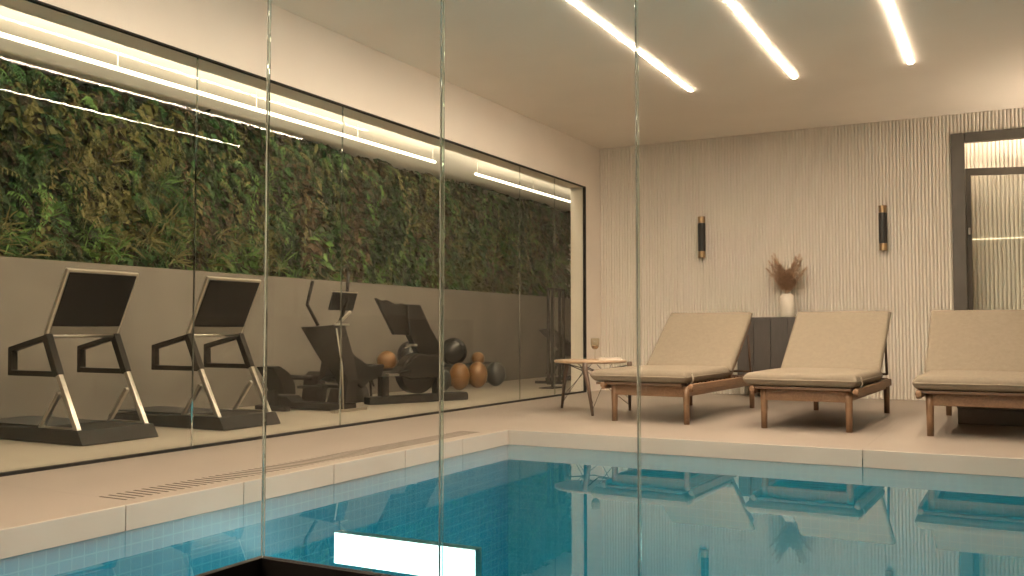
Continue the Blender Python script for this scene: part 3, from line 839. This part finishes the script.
T1.location = (-5.70, 4.37, 0)
T2 = copy_tree(T1); T2['label'] = 'black and silver treadmill behind the glass, next to the cross trainer'
T2.location = (-5.575, 5.57, 0)

# ------------------------------------------------------------------ picture pixel -> point in a vertical plane (for the machines' profiles)
_f = 935.0; _yaw = math.radians(28); _p = math.radians(2.63)
_fw = Vector((-math.sin(_yaw) * math.cos(_p), math.cos(_yaw) * math.cos(_p), math.sin(_p))); _rt = Vector((math.cos(_yaw), math.sin(_yaw), 0)); _up = _rt.cross(_fw)
def on_plane(px, py, o, n):
    d = _fw + _rt * ((px - 512) / _f) + _up * ((288 - py) / _f); C = Vector((0, 0, H)); o = Vector(o); n = Vector(n)
    return C + d * ((o - C).dot(n) / d.dot(n))

# ------------------------------------------------------------------ cross trainer (side profile in the plane y = 7.4)
EY = 7.40
ct = thing('cross_trainer', 'dark cross trainer with a small tilted screen between treadmill and rowing machine', 'cross trainer', (-6.3, EY + 0.11, 0))
def E(zx, zy):
    p = on_plane(260 + zx * 0.2778, 270 + zy * 0.2778, (0, EY, 0), (0, 1, 0)); return (p.x + 6.3, p.z)
body = [E(*q) for q in ((140, 205), (205, 203), (262, 197), (290, 300), (310, 400), (302, 480), (272, 482), (275, 412), (240, 352), (225, 385), (203, 402), (215, 330), (190, 290))]
b = MB(); b.prism(body, -0.09, 0.09); b.build('drive_housing', M['gymdark'], ct, bevel=0.01)
b = MB(); b.prism([(E(40, 460)[0], 0.13), (E(92, 460)[0], 0.13), (E(112, 480)[0], 0.075), (E(300, 480)[0], 0.075), (E(300, 480)[0], 0.008), (E(35, 490)[0], 0.008)], -0.10, 0.10); b.build('base', M['rubber'], ct, bevel=0.006)
b = MB(); b.tube([(E(190, 40)[0], -0.11, E(190, 40)[1]), (E(170, 125)[0], -0.11, E(170, 125)[1]), (E(205, 200)[0], -0.09, E(205, 200)[1])], 0.018, seg=8); b.build('handlebar', M['gymdark'], ct)
b = MB(); b.tube([(E(262, 5)[0], 0.14, E(262, 5)[1]), (E(256, 110)[0], 0.14, E(256, 110)[1]), (E(240, 215)[0], 0.06, E(240, 215)[1])], 0.018, seg=8); b.build('handlebar', M['gymdark'], ct)
for s in (-0.13, 0.13):
    b = MB(); b.box((E(215, 0)[0] - 0.22, s - 0.05, 0.22), (E(215, 0)[0] + 0.10, s + 0.05, 0.25)); b.build('pedal', M['rubber'], ct, bevel=0.005)
b = MB(); b.tube([(E(300, 150)[0], 0, E(300, 150)[1]), (E(255, 195)[0], 0, E(255, 195)[1]), (E(240, 215)[0], 0, E(240, 215)[1])], 0.016, seg=8); b.tube([(E(270, 196)[0], -0.11, E(270, 196)[1]), (E(270, 196)[0], 0.11, E(270, 196)[1])], 0.010, seg=8)
b.build('console_arm', M['silver'], ct)
b = MB(); p0 = E(275, 210); p1 = E(300, 500); b.tube([(p0[0], -0.11, p0[1]), ((p0[0] + p1[0]) / 2 + 0.03, -0.11, (p0[1] + p1[1]) / 2), (p1[0], -0.11, 0.03)], 0.008, seg=8); b.build('side_rod', M['silver'], ct)
b = MB(); b.box((E(300, 0)[0] - 0.03, -0.26, 0.0), (E(300, 0)[0] + 0.03, 0.26, 0.028)); b.build('front_foot', M['silver'], ct, bevel=0.006)
b = MB()
pts = [E(245, 143), E(262, 78)]
ux, uz = pts[1][0] - pts[0][0], pts[1][1] - pts[0][1]
x0, z0 = pts[0]; nx, nz = uz, -ux; ln = math.hypot(nx, nz); nx /= ln; nz /= ln
vs = []
for tt in (-0.012, 0.012):
    for c in (0, 1):
        for yy in (-0.10, 0.28):
            vs.append((x0 + ux * c + nx * tt, yy, z0 + uz * c + nz * tt))
bxf = [(0, 1, 3, 2), (4, 6, 7, 5), (0, 4, 5, 1), (2, 3, 7, 6), (0, 2, 6, 4), (1, 5, 7, 3)]
b.add(vs, bxf); cn = b.build('console', M['screen'], ct, bevel=0.004)
b = MB(); b.box((x0 + ux - 0.02, -0.10, z0 + uz - 0.005), (x0 + ux + 0.015, 0.28, z0 + uz + 0.008)); b.build('console_edge', M['silver'], ct, bevel=0.003)

# ------------------------------------------------------------------ rowing machine (profile in the plane x = -6.55)
RX = -6.55
rm = thing('rowing_machine', 'low dark rowing machine behind the cross trainer, with round fan housing', 'rowing machine', (RX, 7.8, 0))
def R(px, py):
    p = on_plane(px, py, (RX, 0, 0), (1, 0, 0)); return (p.y - 7.8, p.z)
b = MB(); b.prism([R(*q) for q in ((264, 367), (272, 366), (281, 372), (287, 383), (288, 394), (277, 394), (272, 380))], -0.11, 0.11, 'yz'); b.build('fan_housing', M['gymdark'], rm, bevel=0.012)
b = MB(); a0 = R(282, 377); a1 = R(318, 378); b.tube([(0, a0[0], a0[1]), (0, a1[0], a1[1]), (0, R(350, 384)[0], R(350, 384)[1])], 0.024, seg=8); b.build('rail', M['gymdark'], rm)
b = MB(); b.prism([R(*q) for q in ((333, 347), (343, 354), (358, 365), (374, 364), (371, 377), (359, 381), (352, 388), (342, 380))], -0.16, 0.16, 'yz'); b.build('seat', M['rubber'], rm, bevel=0.02)
b = MB(); b.tube([(0, R(370, 376)[0], R(370, 376)[1]), (0, R(374, 386)[0], R(374, 386)[1])], 0.012, seg=8); b.build('strut', M['gymdark'], rm)
b = MB(); b.prism([R(311, 376), R(316, 371), R(320, 390), (R(318, 398)[0], 0.0), (R(308, 398)[0], 0.0)], -0.10, 0.10, 'yz'); b.build('leg', M['gymdark'], rm, bevel=0.01)
b = MB(); ly = R(350, 0)[0]; b.prism([(R(338, 0)[0], 0.0), (R(342, 0)[0], 0.16), (R(352, 385)[0], 0.22), (R(362, 0)[0], 0.16), (R(366, 0)[0], 0.0)], -0.12, 0.12, 'yz'); b.build('leg', M['gymdark'], rm, bevel=0.01)
b = MB(); ly = R(272, 394)[0]; b.box((-0.2, ly - 0.03, 0), (0.2, ly + 0.05, 0.05)); b.box((-0.05, ly - 0.02, 0.05), (0.05, ly + 0.04, 0.20)); b.build('foot', M['rubber'], rm, bevel=0.006)

# ------------------------------------------------------------------ tall dark exercise bike (profile in a slanted vertical plane)
q0 = Vector((-6.154, 8.234, 0)); q1 = Vector((-5.60, 9.48, 0)); du = (q1 - q0).normalized(); nn = Vector((du.y, -du.x, 0))
mc = thing('exercise_bike', 'big dark exercise bike with a tilted console panel on a long base bar', 'exercise bike', tuple(q0), math.atan2(du.y, du.x))
def B(zx, zy):
    p = on_plane(340 + zx * 0.2257, 280 + zy * 0.2257, q0, nn); return ((p - q0).dot(du), p.z)
def BX_(pts): return [B(*q) for q in pts]
zb = 0.004
b = MB(); a0 = B(118, 530)[0]; a1 = (on_plane(465, 397, q0, nn) - q0).dot(du); b.prism([(a0, zb), (a0, 0.085), (a1 - 0.02, 0.095), (a1, 0.07), (a1, zb)], -0.07, 0.07); b.build('base', M['rubber'], mc, bevel=0.008)
b = MB(); b.prism(BX_(((155, 80), (182, 92), (203, 88), (240, 108), (272, 104), (308, 118), (318, 200), (302, 244), (235, 243))), -0.03, 0.03); b.build('console_panel', M['gymdark'], mc, bevel=0.008)
b = MB(); b.prism(BX_(((285, 108), (345, 110), (392, 215), (432, 285), (432, 430), (380, 440), (340, 330), (300, 244))), -0.06, 0.06); b.build('column', M['gymdark'], mc, bevel=0.012)
cx, cz = B(335, 420); rr = 0.225
cz = max(cz, 0.10 + rr)
b = MB(); b.prism([(cx + rr * math.cos(i / 36 * 6.2832), cz + rr * math.sin(i / 36 * 6.2832)) for i in range(36)], -0.08, 0.08); b.build('flywheel', M['gymdark'], mc, bevel=0.012)
b = MB(); b.prism(BX_(((222, 418), (240, 405), (290, 360), (325, 328), (420, 330), (430, 430), (300, 440))), -0.10, 0.10); b.build('drive_housing', M['gymdark'], mc, bevel=0.015)
b = MB(); p = B(200, 418); b.box((p[0] - 0.05, -0.17, p[1] - 0.012), (p[0] + 0.08, -0.08, p[1] + 0.012)); b.build('pedal', M['silver'], mc, bevel=0.004)
b = MB(); p2 = B(290, 400); b.tube([(p[0], -0.115, p[1]), (p2[0], -0.115, p2[1])], 0.014, seg=8); b.build('crank', M['gymdark'], mc)
for q in (190, 430):
    b = MB(); px_ = B(q, 500)[0]; b.box((px_ - 0.04, -0.05, 0.085), (px_ + 0.05, 0.05, 0.30)); b.build('post', M['gymdark'], mc, bevel=0.006)
b = MB(); p = B(318, 292); b.tube([(p[0] - 0.10, -0.02, p[1] - 0.02), (p[0] + 0.05, 0.02, p[1] + 0.015)], 0.008, seg=8); b.tube([(p[0], -0.10, p[1] + 0.01), (p[0], 0.10, p[1] + 0.01)], 0.014, seg=8); b.build('grip', M['silver'], mc)

# ------------------------------------------------------------------ balls and their rack
rk = thing('ball_rack', 'low dark rack along the gym wall holding the upper balls', 'rack', (-6.93, 10.4, 0))
b = MB()
for dx in (-0.09, 0.09): b.tube([(dx, -1.25, 0.32), (dx, 1.95, 0.32)], 0.014, seg=8)
b.build('rail', M['gymdark'], rk)
for yy in (-1.22, 1.92):
    b = MB(); b.tube([(-0.13, yy, 0.0), (-0.11, yy, 0.32)], 0.016, seg=8); b.tube([(0.13, yy, 0.0), (0.11, yy, 0.32)], 0.016, seg=8); b.tube([(-0.12, yy, 0.32), (0.12, yy, 0.32)], 0.014, seg=8); b.build('leg', M['gymdark'], rk)
def ball(label, px, py, X, r, mat, sz=1.0, floor=False, zc=None):
    p = on_plane(px, py, (X, 0, 0), (1, 0, 0))
    z = r * sz if floor else zc
    t = thing('exercise_ball', label, 'ball', (X, p.y, z - r * sz), group='exercise balls by the gym wall')
    b = MB(); b.ball((0, 0, r * sz), r, sz); b.build('shell', M[mat], t)
    b = MB(); b.lathe([(0.012, 0), (0.012, 0.004), (0.001, 0.005)], (0, 0, 2 * r * sz - 0.001), seg=12); b.build('valve', M['rubber'], t)
RF = -6.62
ball('slate ball on the gym floor, rightmost of the row', 495.5, 371, RF, 0.152, 'greyball', 1.17, True)
ball('tan leather ball on the gym floor beside the rightmost slate ball', 477.5, 371, RF, 0.142, 'brownball', 1.30, True)
ball('tan leather ball on the gym floor below the shiny black ball', 459.5, 372, RF, 0.142, 'brownball', 1.30, True)
ball('slate ball on the gym floor at the left of the tan balls', 441.5, 372, RF, 0.13, 'greyball', 1.2, True)
zr = 0.32
def up(label, px, r, mat):
    ball(label, px, 350, -6.93, r, mat, 1.0, False, zr + math.sqrt((r + 0.014) ** 2 - 0.09 ** 2))
up('shiny black ball on the rack above the tan balls', 453.5, 0.195, 'blackball')
up('tan leather ball on the rack, at its right end', 478, 0.10, 'brownball')
up('shiny black ball on the rack behind the exercise bike', 411, 0.18, 'blackball')
up('tan leather ball on the rack at its left end, beside the exercise bike', 387, 0.125, 'brownball')

# ------------------------------------------------------------------ wire frame stand and incline bench at the far end
t = thing('frame_stand', 'tall thin black wire frame standing by the end of the gym window', 'stand', (-5.60, 11.72, 0))
b = MB(); A, Dp, Ht = 0.37, 0.06, 1.385
def fr(x): 
    return [(x, 0, 0.07), (x, A, 0.07), (x, A, Ht), (x, 0, Ht)]
for x in (0, -Dp): b.tube(fr(x), 0.017, seg=4, closed=True, square=True)
for yy in (0, A):
    for zz in (0.07, Ht): b.tube([(0, yy, zz), (-Dp, yy, zz)], 0.017, seg=4, square=True)
b.build('frame', M['black'], t)
b = MB(); b.box((-0.20, -0.01, 0), (0.02, A + 0.01, 0.012)); b.box((-0.10, A / 2 - 0.012, 0.012), (-0.07, A / 2 + 0.012, 0.07)); b.build('base_plate', M['black'], t)
def WB(px, py):
    p = on_plane(px, py, (-6.2, 0, 0), (1, 0, 0)); return (p.y - 13.2, p.z)
t = thing('incline_bench', 'dark padded incline bench behind the wire frame stand', 'bench', (-6.2, 13.2, 0))
b = MB(); b.prism([WB(*q) for q in ((545, 330), (548, 329), (573, 351), (573, 357))], -0.13, 0.13, 'yz'); b.build('backrest', M['rubber'], t, bevel=0.02)
b = MB(); b.prism([WB(*q) for q in ((548, 374), (551, 374), (562, 352), (559, 350))], -0.05, 0.05, 'yz'); b.build('strut', M['gymdark'], t, bevel=0.005)
b = MB(); ya, yb_ = WB(547, 0)[0], WB(576, 0)[0]; b.box((-0.04, ya, 0.03), (0.04, yb_, 0.09)); b.box((-0.22, ya, 0), (0.22, ya + 0.08, 0.04)); b.box((-0.22, yb_ - 0.08, 0), (0.22, yb_, 0.04)); b.build('base', M['gymdark'], t, bevel=0.006)
